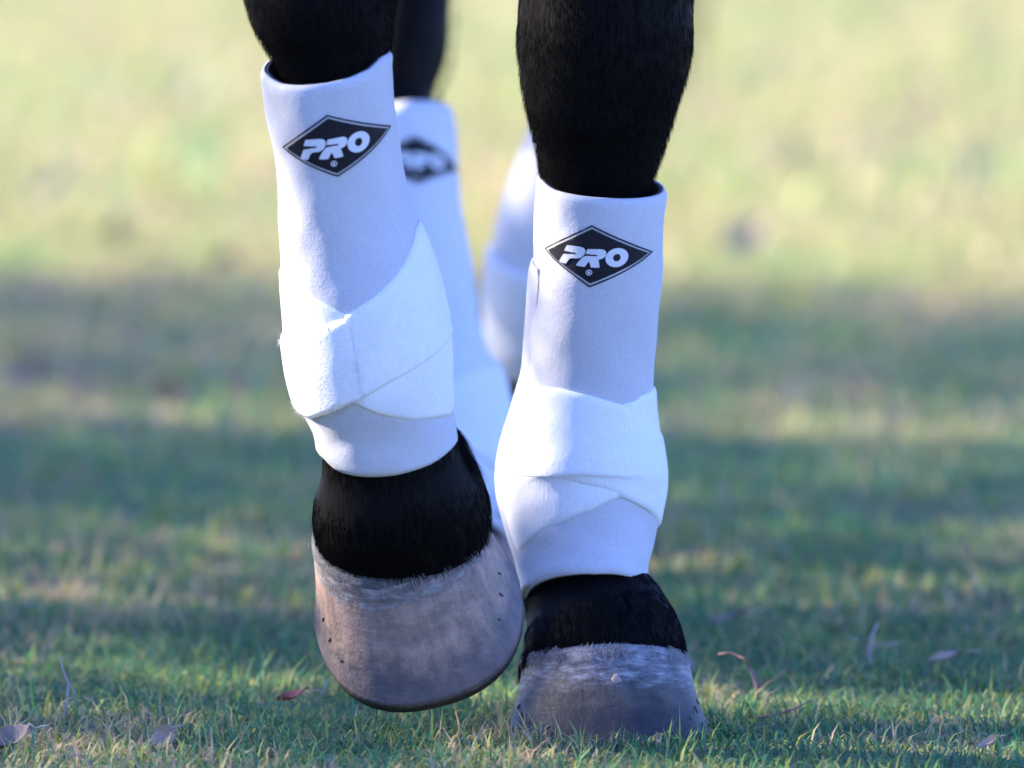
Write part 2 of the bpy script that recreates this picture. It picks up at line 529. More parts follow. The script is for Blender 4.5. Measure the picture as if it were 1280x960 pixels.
# upper limbs running into the trunk
def limb(sw, pts):
    k = sw.K[0]
    bars([(p[0], p[1], p[2], p[3], p[4]) for p in pts] + [tuple(catmull(sw.K, .6))])
limb(LEG_L, [(-.13, .10, 1.12, .10, .18), (-.145, .06, .92, .085, .13)])
limb(LEG_R, [(.13, .12, 1.12, .10, .18), (.13, .10, .92, .085, .13)])
limb(HIND_L, [(-.14, 1.22, 1.16, .14, .27), (-.13, 1.16, .95, .11, .19), (-.10, 1.24, .78, .075, .11)])
limb(HIND_R, [(.15, 1.25, 1.16, .14, .27), (.15, 1.26, .95, .11, .19), (.12, 1.42, .78, .075, .11)])
def lengthwise(rows, nphi=32):
    """rings across the body: (x, y, z, half-width, half-height, ring pitch in degrees)"""
    rings = []
    for (x, y, z, a, b, p) in rows:
        cp, sp = math.cos(R(p)), math.sin(R(p))
        rings.append([bm.verts.new((x + a * math.sin(t), y + b * math.cos(t) * sp, z + b * math.cos(t) * cp)) for t in (2 * math.pi * j / nphi for j in range(nphi))])
    for i in range(len(rings) - 1):
        for j in range(nphi):
            k = (j + 1) % nphi
            bm.faces.new((rings[i][j], rings[i][k], rings[i + 1][k], rings[i + 1][j]))
    bm.faces.new(list(reversed(rings[0]))); bm.faces.new(rings[-1])
lengthwise([(0, -.26, 1.08, .08, .12, 0), (0, -.20, 1.10, .17, .24, 0), (0, -.05, 1.12, .22, .31, 0), (0, .2, 1.14, .245, .34, 0), (0, .5, 1.12, .28, .33, 0), (0, .8, 1.13, .285, .31, 0),
            (0, 1.05, 1.18, .27, .28, 0), (0, 1.3, 1.20, .26, .27, 0), (0, 1.5, 1.17, .20, .22, 0), (0, 1.6, 1.14, .09, .11, 0)])
lengthwise([(0, .05, 1.22, .13, .28, 15), (0, -.2, 1.36, .11, .235, 35), (0, -.42, 1.53, .085, .18, 45), (0, -.58, 1.68, .07, .13, 50), (0, -.66, 1.76, .05, .09, 55)])
lengthwise([(0, -.56, 1.74, .06, .10, -35), (0, -.66, 1.70, .095, .13, -45), (0, -.76, 1.60, .09, .12, -52), (0, -.86, 1.48, .065, .085, -55), (0, -.95, 1.37, .06, .07, -55), (0, -1.0, 1.31, .04, .05, -55)])
for sx in (-1, 1):                                  # ears
    lengthwise([(.05 * sx, -.60, 1.80, .028, .02, 0), (.055 * sx, -.605, 1.85, .026, .016, 0), (.058 * sx, -.60, 1.93, .005, .005, 0)], 12)
me = bpy.data.meshes.new('body'); bm.normal_update(); bmesh.ops.recalc_face_normals(bm, faces=bm.faces)
bm.to_mesh(me); bm.free()
tmp = bpy.data.objects.new('body', me); col.objects.link(tmp)
md = tmp.modifiers.new('r', 'REMESH'); md.mode = 'VOXEL'; md.voxel_size = 0.0065; md.use_smooth_shade = True
md2 = tmp.modifiers.new('s', 'SMOOTH'); md2.factor = 0.5; md2.iterations = 3
dg = bpy.context.evaluated_depsgraph_get()
me2 = bpy.data.meshes.new_from_object(tmp.evaluated_get(dg))
bpy.data.objects.remove(tmp)
me2.name = 'body'; me2.materials.clear()
body = link('body', me2, M_COAT, horse)

# ------------------------------------------------------------------ hooves
def hoof_point(psi, v, wide=1.0, off=0.0):
    """hoof wall in its own frame, standing: v = 0 ground edge, 1 coronet; psi = 0 at the toe (-y)"""
    s, c = math.sin(psi), math.cos(psi)
    gy = -0.072 * c ** .82 if c > 0 else -0.060 * c
    gx = 0.0655 * math.copysign(abs(s) ** .84, s) * (1 - 0.10 * max(0, -c) ** 2)
    cy = 0.034 - 0.050 * c
    cx = 0.0555 * s
    cz = 0.052 + 0.017 * c
    flare = 0.004 * (1 - v) ** 3
    x = gx + (cx - gx) * v
    y = gy + (cy - gy) * v
    z = cz * v
    r = math.hypot(x, y - 0.015) or 1
    k = (flare + off) / r
    bul = 0.0006 * math.exp(-((v - 0.93) / 0.06) ** 2) / r
    return Vector((x * wide * (1 + k + bul), 0.015 + (y - 0.015) * (1 + k + bul), z))

NPS, NV = 64, 22
def make_hoof(mtx, wide=1.0, nails=True, mud=False, shod=True, mat=None):
    V, Fc, UVc = [], [], []
    for i in range(NV + 1):
        for j in range(NPS):
            V.append(hoof_point(2 * math.pi * j / NPS, i / NV, wide))
    for i in range(NV):
        for j in range(NPS):
            k = (j + 1) % NPS
            Fc.append((i * NPS + j, i * NPS + k, (i + 1) * NPS + k, (i + 1) * NPS + j))
    Fc.append(tuple(range(NPS - 1, -1, -1)))
    Fc.append(tuple(NV * NPS + j for j in range(NPS)))
    me = mesh('hoof', V, Fc)
    uv = me.uv_layers.new(name='UVMap')
    for p in me.polygons:
        for li in p.loop_indices:
            vi = me.loops[li].vertex_index
            j = vi % NPS
            u = j / NPS
            if len(p.vertices) == 4 and j == 0 and any((w % NPS) == NPS - 1 for w in p.vertices): u = 1.0
            uv.data[li].uv = ((u + 0.5) % 1.0 if 0 < u < 1 else 0.5, (vi // NPS) / NV)
    me.transform(mtx)
    h = link('hoof', me, mat or M_HOOF, horse)
    # coronet band, a raised flaky rim
    V, Fc = [], []
    vs = [0.925, 0.935, 0.955, 0.98, 1.0, 1.03]
    os_ = [-0.0008, -0.0002, 0.0002, 0.0004, 0.0002, -0.003]
    for (v, o) in zip(vs, os_):
        for j in range(NPS * 2):
            psi = math.pi * j / NPS
            jit = 0.012 * (math.sin(5 * psi + 1) + math.sin(11 * psi + 2.2) + .8 * math.sin(23 * psi)) * (1 if v < .94 else 0)
            V.append(hoof_point(psi, v + jit, wide, o))
    n2 = NPS * 2
    for i in range(len(vs) - 1):
        for j in range(n2):
            k = (j + 1) % n2
            Fc.append((i * n2 + j, i * n2 + k, (i + 1) * n2 + k, (i + 1) * n2 + j))
    me = mesh('coronet_band', V, Fc); me.transform(mtx)
    link('coronet_band', me, M_CORONET if mat else M_CORONET2, h)
    if shod:
        V, Fc = [], []
        ps = [(-2.35 + 4.7 * j / 48) for j in range(49)]
        for psi in ps:
            p = hoof_point(psi, 0.0, wide)
            q = Vector((p.x * .70, .012 + (p.y - .012) * .70, 0))
            for (a, z) in ((p, -.0008), (p, -.0075), (q, -.0075), (q, -.0008)):
                V.append((a.x * .985, a.y * .985, z))
        for j in range(48):
            for e in range(4):
                f = (e + 1) % 4
                Fc.append((j * 4 + e, (j + 1) * 4 + e, (j + 1) * 4 + f, j * 4 + f))
        Fc += [(0, 1, 2, 3), (195, 194, 193, 192)]
        me = mesh('horseshoe', V, Fc); me.transform(mtx)
        link('horseshoe', me, M_IRON, h, smooth=False)
    if nails:
        for (psi, v, sz) in ((-1.18, .30, .9), (-.98, .22, .7), (-1.32, .40, 1.1), (.92, .27, .7), (1.12, .36, 1.0), (1.28, .45, .8)):
            bmn = bmesh.new()
            bmesh.ops.create_icosphere(bmn, subdivisions=1, radius=1.0)
            for vv in bmn.verts:
                vv.co *= 1 + random.uniform(-.25, .25)
                vv.co = Vector((vv.co.x * .0009 * sz, vv.co.y * .0010 * sz, vv.co.z * .0030 * sz))
            men = bpy.data.meshes.new('nail_clinch'); bmn.to_mesh(men); bmn.free()
            men.transform(Matrix.Translation(hoof_point(psi, v, wide, .0002)) @ Matrix.Rotation(R(25) * (1 if psi < 0 else -1), 4, 'Y'))
            men.transform(mtx)
            link('nail_clinch', men, M_NAIL, h)
    if mud:
        bmn = bmesh.new(); bmesh.ops.create_icosphere(bmn, subdivisions=2, radius=1.0)
        for vv in bmn.verts:
            k = 1 + random.uniform(-.2, .2)
            vv.co = Vector((vv.co.x * .0035 * k, vv.co.y * .0012, vv.co.z * .0040 * k))
        men = bpy.data.meshes.new('mud_fleck'); bmn.to_mesh(men); bmn.free()
        men.transform(Matrix.Translation(hoof_point(.04, .66, wide, .0003)) @ Matrix.Rotation(R(-38), 4, 'X')); men.transform(mtx)
        link('mud_fleck', men, M_MUD, h)
    return h

# planted front hoof (image right)
toe = at(762, 926, -0.02)
MR = Matrix.Translation((toe.x, 0.052, 0.000)) @ Matrix.Rotation(R(3), 4, 'Z') @ Matrix.Diagonal((1, 1, .92, 1))
make_hoof(MR, wide=1.0, mud=True, mat=M_HOOF2)
# lifted front hoof (image left): toe turned down
def place_by(front_px, Y, alpha, roll, yaw, psi=0.0, v=1.0, wide=1.0):
    rot = Matrix.Rotation(R(yaw), 4, 'Z') @ Matrix.Rotation(R(roll), 4, 'Y') @ Matrix.Rotation(R(alpha), 4, 'X')
    want = at(front_px[0], front_px[1], Y)
    have = rot @ hoof_point(psi, v, wide)
    return Matrix.Translation(want - have) @ rot
ML = place_by((504, 721), -0.066, 55, -14, -2, wide=1.01)
make_hoof(ML, wide=1.01)
# hind hooves
gy = on_ground(640, 757)
MHL = Matrix.Translation((at(587, 740, .92).x, .93, .0085)) @ Matrix.Rotation(R(2), 4, 'Z')
make_hoof(MHL, nails=False)
MHR = place_by((712, 560), 1.44, 42, -5, 0)
make_hoof(MHR, nails=False)

# ------------------------------------------------------------------ coat hair
def hair_object(name, P, rad, mat, parent):
    """P: (n, k, 3) strand points"""
    n, k, _ = P.shape
    hc = bpy.data.hair_curves.new(name)
    hc.add_curves([k] * n)
    hc.attributes['position'].data.foreach_set('vector', np.ascontiguousarray(P, np.float32).ravel())
    ra = hc.attributes.get('radius') or hc.attributes.new('radius', 'FLOAT', 'POINT')
    prof = np.linspace(1, 0.15, k)[None, :] * np.asarray(rad).reshape(-1, 1)
    ra.data.foreach_set('value', prof.astype(np.float32).ravel())
    hc.materials.append(mat)
    o = bpy.data.objects.new(name, hc)
    col.objects.link(o)
    if parent is not None:
        o.parent = parent
        o.matrix_parent_inverse = Matrix.Translation(-parent.location)
    return o

def fur(sw, u0, u1, n, ln, lift, p0=-math.pi, p1=math.pi, off=-0.001, spread=.35, k=4):
    out = []
    # tables for speed
    for _ in range(n):
        phi = random.uniform(p0, p1); u = random.uniform(u0, u1)
        c, T, X, D, a, b = sw.frame(u)
        s, co = math.sin(phi), math.cos(phi)
        p = c + X * (a * s) - D * (b * co)
        nn = (X * (s / a) - D * (co / b)).normalized()
        side = T.cross(nn)
        L = ln * random.uniform(.6, 1.25)
        d = (-T + nn * (lift * random.uniform(.3, 1.5)) + side * random.gauss(0, spread)).normalized()
        pts = []
        for q in range(k):
            t = q / (k - 1)
            pts.append(p + nn * off + d * (L * t) - T * (L * .25 * t * t) - nn * (L * lift * .35 * t * t))
        out.append(pts)
    return out

def uof(sw, py):
    return float(np.interp(py, [pix(Vector(k[:3]))[1] for k in sw.K], np.arange(sw.n)))

H = []
H += fur(LEG_L, uof(LEG_L, -40), uof(LEG_L, 112), 8000, .0055, .25, spread=.2)
H += fur(LEG_R, uof(LEG_R, -40), uof(LEG_R, 245), 14000, .0060, .26, spread=.2)
H += fur(LEG_L, uof(LEG_L, 500), uof(LEG_L, 712), 15000, .0078, .28, spread=.25)
H += fur(LEG_L, uof(LEG_L, 548), uof(LEG_L, 592), 900, .019, .75, 1.35, 2.3)
H += fur(LEG_R, uof(LEG_R, 722), uof(LEG_R, 832), 13000, .0078, .28, spread=.25)
H += fur(HIND_L, uof(HIND_L, -20), uof(HIND_L, 125), 1500, .010, .35)
H += fur(HIND_L, uof(HIND_L, 620), uof(HIND_L, 680), 1200, .012, .35)
H += fur(HIND_R, uof(HIND_R, 480), uof(HIND_R, 560), 1200, .012, .35)
P = np.array([[tuple(q) for q in s] for s in H])
o = hair_object('coat_hair', P, rng.uniform(.00009, .00019, len(P)), M_HAIR, horse)
tag(o, kind='stuff')

# pale flaky hairs lying over the coronets
def coronet_hair(mtx, wide, n, patchy=False):
    out = []
    for _ in range(n):
        psi = random.uniform(-1.7, 1.7); v = random.uniform(.90, 1.03)
        p = hoof_point(psi, v, wide, .0018)
        if math.sin(psi * 7 + 1.3) + math.sin(psi * 17) + random.uniform(-1, 1) < .2: continue
        if patchy and not (.05 < psi < 1.0) and random.random() < .75: continue
        L = random.uniform(.002, .007)
        q = hoof_point(psi + random.gauss(0, .03), v - L / .07, wide, .0018 + random.uniform(.0002, .0022))
        m = (p + q) / 2 + (p - Vector((0, .03, p.z))).normalized() * .0005
        out.append([mtx @ p, mtx @ m, mtx @ q])
    return out
P = np.array([[tuple(q) for q in s] for s in coronet_hair(MR, 1.0, 1500) + coronet_hair(ML, 1.01, 420, True) + coronet_hair(MHL, 1, 200)])
o = hair_object('coronet_hair', P, rng.uniform(.00010, .00020, len(P)), M_PALE_HAIR, horse)
tag(o, kind='stuff')

# tail hanging behind the hind legs
st = []
for i in range(900):
    r0 = random.uniform(0, 1) ** .5 * .035; t0 = random.uniform(0, 6.28)
    x = .055 + r0 * math.cos(t0); y = 1.62 + r0 * math.sin(t0)
    dx, dy = random.gauss(0, .03), random.gauss(0, .03)
    zl = random.uniform(.36, .62)
    pts = []
    for q in range(8):
        t = q / 7
        z = 1.16 + (zl - 1.16) * t
        pts.append((x + dx * math.sin(t * 2.6) + .075 * t, y + .06 * math.sin(min(1, t * 3) * 1.5) + dy * t, z))
    st.append(pts)
o = hair_object('tail', np.array(st), rng.uniform(.0003, .0005, len(st)), M_HAIR, horse)

# ------------------------------------------------------------------ sport boots
ZX, ZY = 624.0, 648.0
def flat(x, y):
    """point of the printed diamond (enlarged photograph coordinates) -> flat metres"""
    s = max(-.97, min(.97, (x - ZX) / ZY))
    u = math.asin(s) * ZY
    v = -(y - 410 - 0.0625 * (x - ZX))
    return (u / 8 / 1885.0, v / 8 / 1885.0)

DIA = [(-0.0424, 0.0), (-0.0046, 0.0204), (0.0438, 0.0), (-0.0046, -0.0204)]
L_P = [(318, 300), (385, 302), (450, 306), (488, 318), (503, 342), (497, 378), (470, 410), (430, 426), (365, 426), (342, 440), (312, 492), (280, 490), (248, 482), (246, 466), (265, 426), (284, 392), (350, 386), (408, 384), (410, 370), (350, 364), (290, 356)]
L_R = [(524, 326), (600, 327), (670, 330), (698, 345), (708, 370), (702, 400), (676, 426), (634, 436), (640, 475), (646, 520), (605, 520), (560, 516), (552, 480), (540, 456), (524, 476), (502, 512), (455, 508), (414, 500), (424, 476), (452, 440), (478, 412), (504, 396), (560, 396), (618, 400), (620, 386), (560, 380), (508, 374), (512, 350)]
def ell(cx, cy, rx, ry, n=28): return [(cx + rx * math.cos(2 * math.pi * i / n), cy + ry * math.sin(2 * math.pi * i / n)) for i in range(n)]

def dense(poly, step):
    out = []
    for i in range(len(poly)):
        a, b = poly[i], poly[(i + 1) % len(poly)]
        n = max(1, int(math.hypot(b[0] - a[0], b[1] - a[1]) / step))
        for k in range(n):
            out.append((a[0] + (b[0] - a[0]) * k / n, a[1] + (b[1] - a[1]) * k / n))
    return out

def inside(p, poly):
    x, y = p; c = False
    for i in range(len(poly)):
        (x1, y1), (x2, y2) = poly[i], poly[i - 1]
        if (y1 > y) != (y2 > y) and x < (x2 - x1) * (y - y1) / (y2 - y1) + x1: c = not c
    return c

def fill(outer, holes=(), step=.0022):
    loops = [dense(outer, step)] + [dense(h, step) for h in holes]
    pts, edges = [], []
    for lp in loops:
        b = len(pts); pts += lp
        edges += [(b + i, b + (i + 1) % len(lp)) for i in range(len(lp))]
    xs = [p[0] for p in outer]; ys = [p[1] for p in outer]
    x = min(xs)
    while x < max(xs):
        y = min(ys)
        while y < max(ys):
            if inside((x, y), outer) and not any(inside((x, y), h) for h in holes): pts.append((x + 1e-5, y + 1.3e-5))
            y += step
        x += step
    v, e, f, *_ = delaunay_2d_cdt([Vector(p) for p in pts], edges, [], 0, 1e-7)
    keep = []
    for t in f:
        cx = sum(v[i].x for i in t) / 3; cy = sum(v[i].y for i in t) / 3
        if inside((cx, cy), outer) and not any(inside((cx, cy), h) for h in holes):
            keep.append(tuple(t))
    return [(p.x, p.y) for p in v], keep

def scaled(poly, k):
    cx = -.0023
    return [(cx + (p[0] - cx) * k, p[1] * k) for p in poly]

BADGE = fill(scaled(DIA, .885))
OUTLINE = fill(DIA, [scaled(DIA, .945)], .003)
LETTERS = []
for i, (pl, hs) in enumerate(((L_P, []), (L_R, []), (ell(812, 427, 112, 100), [ell(812, 427, 37, 40, 18)]), (ell(545, 570, 31, 29, 16), [ell(545, 570, 23, 21, 14)]), ([(535, 558), (556, 560), (554, 583), (533, 582)], []))):
    LETTERS.append((fill([flat(*p) for p in pl], [[flat(*p) for p in h] for h in hs], .0018), .00135 + .00008 * i))

def wrap(sw, phi0, u0, vf, off, rot=0.0, k=1.0):
    V2, Fc = vf
    c, T, X, D, a, b = sw.frame(u0)
    h = .25
    lenu = (Vector(catmull(sw.K, u0 + h)[:3]) - Vector(catmull(sw.K, u0 - h)[:3])).length / (2 * h)
    # arc length table
    ph = np.linspace(-1.9, 1.9, 381)
    ds = np.sqrt((a * np.cos(ph)) ** 2 + (b * np.sin(ph)) ** 2)
    arc = np.concatenate([[0], np.cumsum((ds[1:] + ds[:-1]) / 2 * np.diff(ph))])
    arc -= np.interp(phi0, ph, arc)
    cr, sr = math.cos(rot), math.sin(rot)
    out = []
    for (x, y) in V2:
        x, y = k * (x * cr - y * sr), k * (x * sr + y * cr)
        out.append(sw.S(float(np.interp(x, arc, ph)), u0 - y / lenu, off))
    return out, Fc

def const(u): return lambda phi: u

def make_boot(sw, label, top, bot, straps, badge=None, tab=None, flap=None, coarse=False, neo=None, group='white sport boots on the horse\'s legs'):
    c = sw.frame(sw.umax)[0]
    t = empty('sport_boot', (c.x, c.y, c.z))
    tag(t, label, 'horse boot', group)
    nphi, nu = (56, 26) if coarse else (112, 60)
    V, Fc = shell(sw, top, bot, -.0030, 0.0, nphi=nphi, nu=nu, wob=.0009, seed=len(label))
    link('sleeve', mesh('sleeve', V, Fc), neo or M_NEO, t)
    V, Fc = shell(sw, lambda p: top(p) + .02, lambda p: bot(p) - .02, -.0052, -.0032, nphi=nphi, nu=20, edge_round=False)
    link('lining', mesh('lining', V, Fc), M_LINING, t)
    for (tp, bt, o, p0, p1, mat) in straps:
        V, Fc = shell(sw, tp, bt, -.0006, o, p0, p1, nphi=nphi, nu=24, wob=.0003, seed=int(o * 1e5))
        link('strap', mesh('strap', V, Fc), mat, t)
    if tab:
        tp, bt, o, p0, p1 = tab
        V, Fc = shell(sw, tp, bt, o - .0012, o, p0, p1, nphi=40, nu=24, wob=.0004, seed=5)
        link('strap_tab', mesh('strap_tab', V, Fc), M_TAB, t)
    if flap:
        tp, bt, o, p0, p1 = flap
        V, Fc = shell(sw, tp, bt, -.0004, o, p0, p1, nphi=32, nu=40, wob=.0004, seed=9, taper=.45)
        link('closure_flap', mesh('closure_flap', V, Fc), M_NEO, t)
    if badge:
        phi0, u0, rot, k = badge
        V, Fc = wrap(sw, phi0, u0, BADGE, .00095, rot, k)
        b = link('badge', mesh('badge', V, Fc), M_PRINT, t)
        V, Fc = wrap(sw, phi0, u0, OUTLINE, .00095, rot, k)
        link('badge_outline', mesh('badge_outline', V, Fc), M_PRINT, b)
        VV, FF = [], []
        for vf, off in LETTERS:
            V, Fc = wrap(sw, phi0, u0, vf, off, rot, k)
            n = len(VV); VV += V; FF += [tuple(i + n for i in f) for f in Fc]
        link('lettering', mesh('lettering', VV, FF), M_PRINTW, b)
    return t

PI = math.pi
# image-left front boot
topL = edge_fn(BOOT_L, [(330, 94), (350, 106), (375, 108), (410, 105), (440, 98), (465, 87), (480, 72)])
botL = edge_fn(BOOT_L, [(403, 574), (420, 589), (455, 597), (500, 594), (540, 581), (568, 560)])
up_P = edge_fn(BOOT_L, [(353, 340), (375, 360), (400, 376), (435, 392), (470, 403), (510, 414), (556, 412)])
lo_P = edge_fn(BOOT_L, [(361, 440), (400, 476), (445, 504), (480, 520), (520, 526), (562, 519)])
up_Q = edge_fn(BOOT_L, [(357, 424), (395, 410), (435, 392), (470, 370), (498, 340), (514, 308), (519, 285)])
lo_Q = edge_fn(BOOT_L, [(392, 522), (420, 514), (456, 498), (495, 474), (530, 453), (556, 430)])
p_tab = BOOT_L.inv(450, 470)[0]
boot_l = make_boot(BOOT_L, 'white sport boot with PRO diamond on the lifted front leg, its straps crossed low', topL, botL,
          [(up_P, lo_P, .0013, -PI, PI, M_STRAP), (up_Q, lo_Q, .0025, -PI, PI, M_STRAP)],
          badge=(BOOT_L.inv(425, 186)[0] + .01, BOOT_L.inv(424, 182)[1], R(2), 1.0),
          tab=(lambda p: up_Q(p) + .06, lambda p: lo_Q(p) - .03, .0040, -2.2, p_tab))
fr = []
for i in range(420):
    if i < 240: phi = random.uniform(-1.75, p_tab); u = lo_Q(phi) - .03 if i % 2 else up_Q(phi) + .06
    else: phi = p_tab + random.gauss(0, .01); u = random.uniform(up_Q(p_tab) + .06, lo_Q(p_tab) - .03)
    p = BOOT_L.S(phi, u, .0036)
    q = BOOT_L.S(phi + random.gauss(0, .035), u + random.gauss(0, .05), .0042 + random.uniform(0, .0022))
    m_ = (p + q) / 2 + Vector((random.gauss(0, .0004), random.gauss(0, .0004), random.gauss(0, .0004)))
    fr.append([tuple(p), tuple(m_), tuple(q)])
tag(hair_object('frayed_fibres', np.array(fr), rng.uniform(.00006, .00012, len(fr)), M_PRINTW, boot_l), kind='stuff')
# image-right front boot
topR = edge_fn(BOOT_R, [(674, 226), (690, 238), (720, 245), (750, 248), (790, 249), (828, 243)])
botR = edge_fn(BOOT_R, [(657, 737), (680, 723), (710, 717), (745, 716), (785, 719), (807, 728)])
up_B = edge_fn(BOOT_R, [(660, 478), (700, 485), (740, 495), (778, 506), (803, 520), (824, 542)])
lo_B = edge_fn(BOOT_R, [(630, 586), (680, 598), (730, 608), (777, 622), (800, 633), (820, 652)])
up_A = edge_fn(BOOT_R, [(632, 598), (680, 568), (730, 535), (778, 505), (800, 495), (816, 486)])
lo_A = edge_fn(BOOT_R, [(650, 694), (665, 673), (700, 653), (740, 637), (777, 620), (826, 588)])
uf = BOOT_R.inv(700, 346)[1]
make_boot(BOOT_R, 'white sport boot with PRO diamond on the front leg planted on the grass', topR, botR,
          [(up_A, lo_A, .0014, -PI, PI, M_STRAP), (up_B, lo_B, .0021, -PI, PI, M_STRAP)],
          badge=(BOOT_R.inv(748, 320)[0] - .02, BOOT_R.inv(748, 321)[1], R(0), 1.0),
          flap=(const(uf), lambda p: botR(p) - .05, .0032, -2.3, -1.15))
# hind boots
def hind_straps(sw, y):
    xs = sw.frame(uof(sw, y))
    cx, cy = pix(xs[0]); hw = xs[4] * F / (xs[0] - CAM).dot(FW)
    E = lambda d: edge_fn(sw, [(cx + k * hw * .9, y + v) for k, v in d])
    return [(E([(-1, 20), (0, -20), (1, -50)]), E([(-1, 95), (0, 60), (1, 25)]), .0022, -PI, PI, M_STRAP), (E([(-1, -55), (0, -20), (1, 20)]), E([(-1, 25), (0, 60), (1, 95)]), .0042, -PI, PI, M_STRAP)]
make_boot(HBOOT_L, 'out of focus white boot with dark diamond on the hind leg behind the lifted leg', const(HBOOT_L.inv(520, 125)[1]), const(HBOOT_L.inv(575, 645)[1]), hind_straps(HBOOT_L, 500),
          badge=(.33, HBOOT_L.inv(530, 200)[1], R(0), 1.0), coarse=True, neo=M_NEO2)
make_boot(HBOOT_R, 'out of focus white boot half hidden behind the planted front leg', const(uof(HBOOT_R, 108)), const(HBOOT_R.inv(680, 486)[1]), hind_straps(HBOOT_R, 370), coarse=True, neo=M_NEO2)

# ------------------------------------------------------------------ grass
def value_noise(x, y, scale, seed):
    r = np.random.default_rng(seed)
    G = r.random((128, 128))
    X = x * scale; Y = y * scale
    i = np.floor(X).astype(int); j = np.floor(Y).astype(int)
    fx = X - i; fy = Y - j
    fx = fx * fx * (3 - 2 * fx); fy = fy * fy * (3 - 2 * fy)
    g = lambda a, b: G[a % 128, b % 128]
    return (g(i, j) * (1 - fx) + g(i + 1, j) * fx) * (1 - fy) + (g(i, j + 1) * (1 - fx) + g(i + 1, j + 1) * fx) * fy

def scatter(n, x0, x1, y0, y1):
    return rng.uniform(x0, x1, n), rng.uniform(y0, y1, n)

def blades(x, y, ln, wd, lean, far):
    n = len(x)
    az = rng.uniform(0, 2 * np.pi, n)
    L = ln * rng.lognormal(0, .38, n)
    patch = value_noise(x, y, 2.3, 3)
    fine = value_noise(x, y, 11.0, 4)
    L *= .65 + .7 * fine
    L = np.minimum(L, .034 if ln < .026 else .08)
    w = wd * rng.uniform(.6, 1.3, n)
    le = np.clip(rng.normal(lean, .38, n), .05, 1.45)
    d = np.stack([np.cos(az), np.sin(az), np.zeros(n)], 1)
    s = np.stack([-np.sin(az), np.cos(az), np.zeros(n)], 1)
    b = np.stack([x, y, np.full(n, -.002)], 1)
    up = np.array([0, 0, 1.0])
    m = b + d * (L * .5 * np.sin(le * .55))[:, None] + up * (L * .5 * np.cos(le * .55))[:, None]
    t = m + d * (L * .5 * np.sin(le * 1.35))[:, None] + up * (L * .5 * np.cos(le * 1.35))[:, None]
    t[:, 2] = np.maximum(t[:, 2], .003)
    tw = rng.normal(0, .5, n)
    s2 = s * np.cos(tw)[:, None] + d * np.sin(tw)[:, None]
    V = np.stack([b - s * (w * .5)[:, None], b + s * (w * .5)[:, None], m - s2 * (w * .42)[:, None], m + s2 * (w * .42)[:, None], t], 1)
    # colours: fresh green, yellow green, straw
    q = rng.random(n)
    mott = value_noise(x, y * .45, 7.0, 9) * .6 + value_noise(x, y * .5, 17.0, 10) * .4
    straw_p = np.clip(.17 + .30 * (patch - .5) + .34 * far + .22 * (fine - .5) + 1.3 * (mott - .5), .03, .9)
    c = np.empty((n, 3))
    green = np.stack([rng.uniform(.05, .11, n), rng.uniform(.17, .27, n), rng.uniform(.065, .12, n)], 1)
    yel = np.stack([rng.uniform(.28, .39, n), rng.uniform(.34, .45, n), rng.uniform(.08, .13, n)], 1)
    straw = np.stack([rng.uniform(.42, .62, n), rng.uniform(.35, .48, n), rng.uniform(.19, .28, n)], 1)
    green *= (1.05 + .75 * far)[:, None]  # greens lightened with distance, veil and brighter shade put into the colour
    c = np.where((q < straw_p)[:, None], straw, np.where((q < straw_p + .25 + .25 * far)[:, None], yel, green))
    return V, c

def in_hoof(x, y):
    m = np.zeros(len(x), bool)
    for M in (MR, MHL):
        cx, cy = M.translation.x, M.translation.y
        m |= ((x - cx) / .068) ** 2 + ((y - cy) / .074) ** 2 < 1
    return m

parts = []
def lay(n, x0, x1, y0, y1, ln, wd, lean, far=0.0):
    x, y = scatter(n, x0, x1, y0, y1)
    k = ~in_hoof(x, y)
    x, y = x[k], y[k]
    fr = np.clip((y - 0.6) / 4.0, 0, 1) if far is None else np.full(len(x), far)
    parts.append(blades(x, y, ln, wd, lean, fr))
lay(52000, -.65, .65, -.75, .9, .0135, .0019, 1.05)        # sharp foreground
lay(2200, -.65, .65, -.75, .9, .024, .0016, .6)           # taller single blades
lay(40000, -.65, .65, -.75, .9, .017, .0016, 1.3)         # lying thatch
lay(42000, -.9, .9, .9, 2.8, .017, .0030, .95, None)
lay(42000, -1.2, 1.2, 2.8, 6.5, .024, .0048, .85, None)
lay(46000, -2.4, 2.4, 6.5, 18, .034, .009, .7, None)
lay(30000, -3.0, -.65, -1.5, 6.5, .028, .006, .7, .1)      # to the sides, out of the picture
lay(30000, .65, 3.0, -1.5, 6.5, .028, .006, .7, .1)
lay(34000, -6.0, -1.3, -3.5, 16, .034, .011, .75, .25)       # wider lawn round the picture
lay(34000, 1.3, 6.0, -3.5, 16, .034, .011, .75, .25)
lay(12000, -1.3, 1.3, -3.5, -.75, .026, .006, .8, .15)
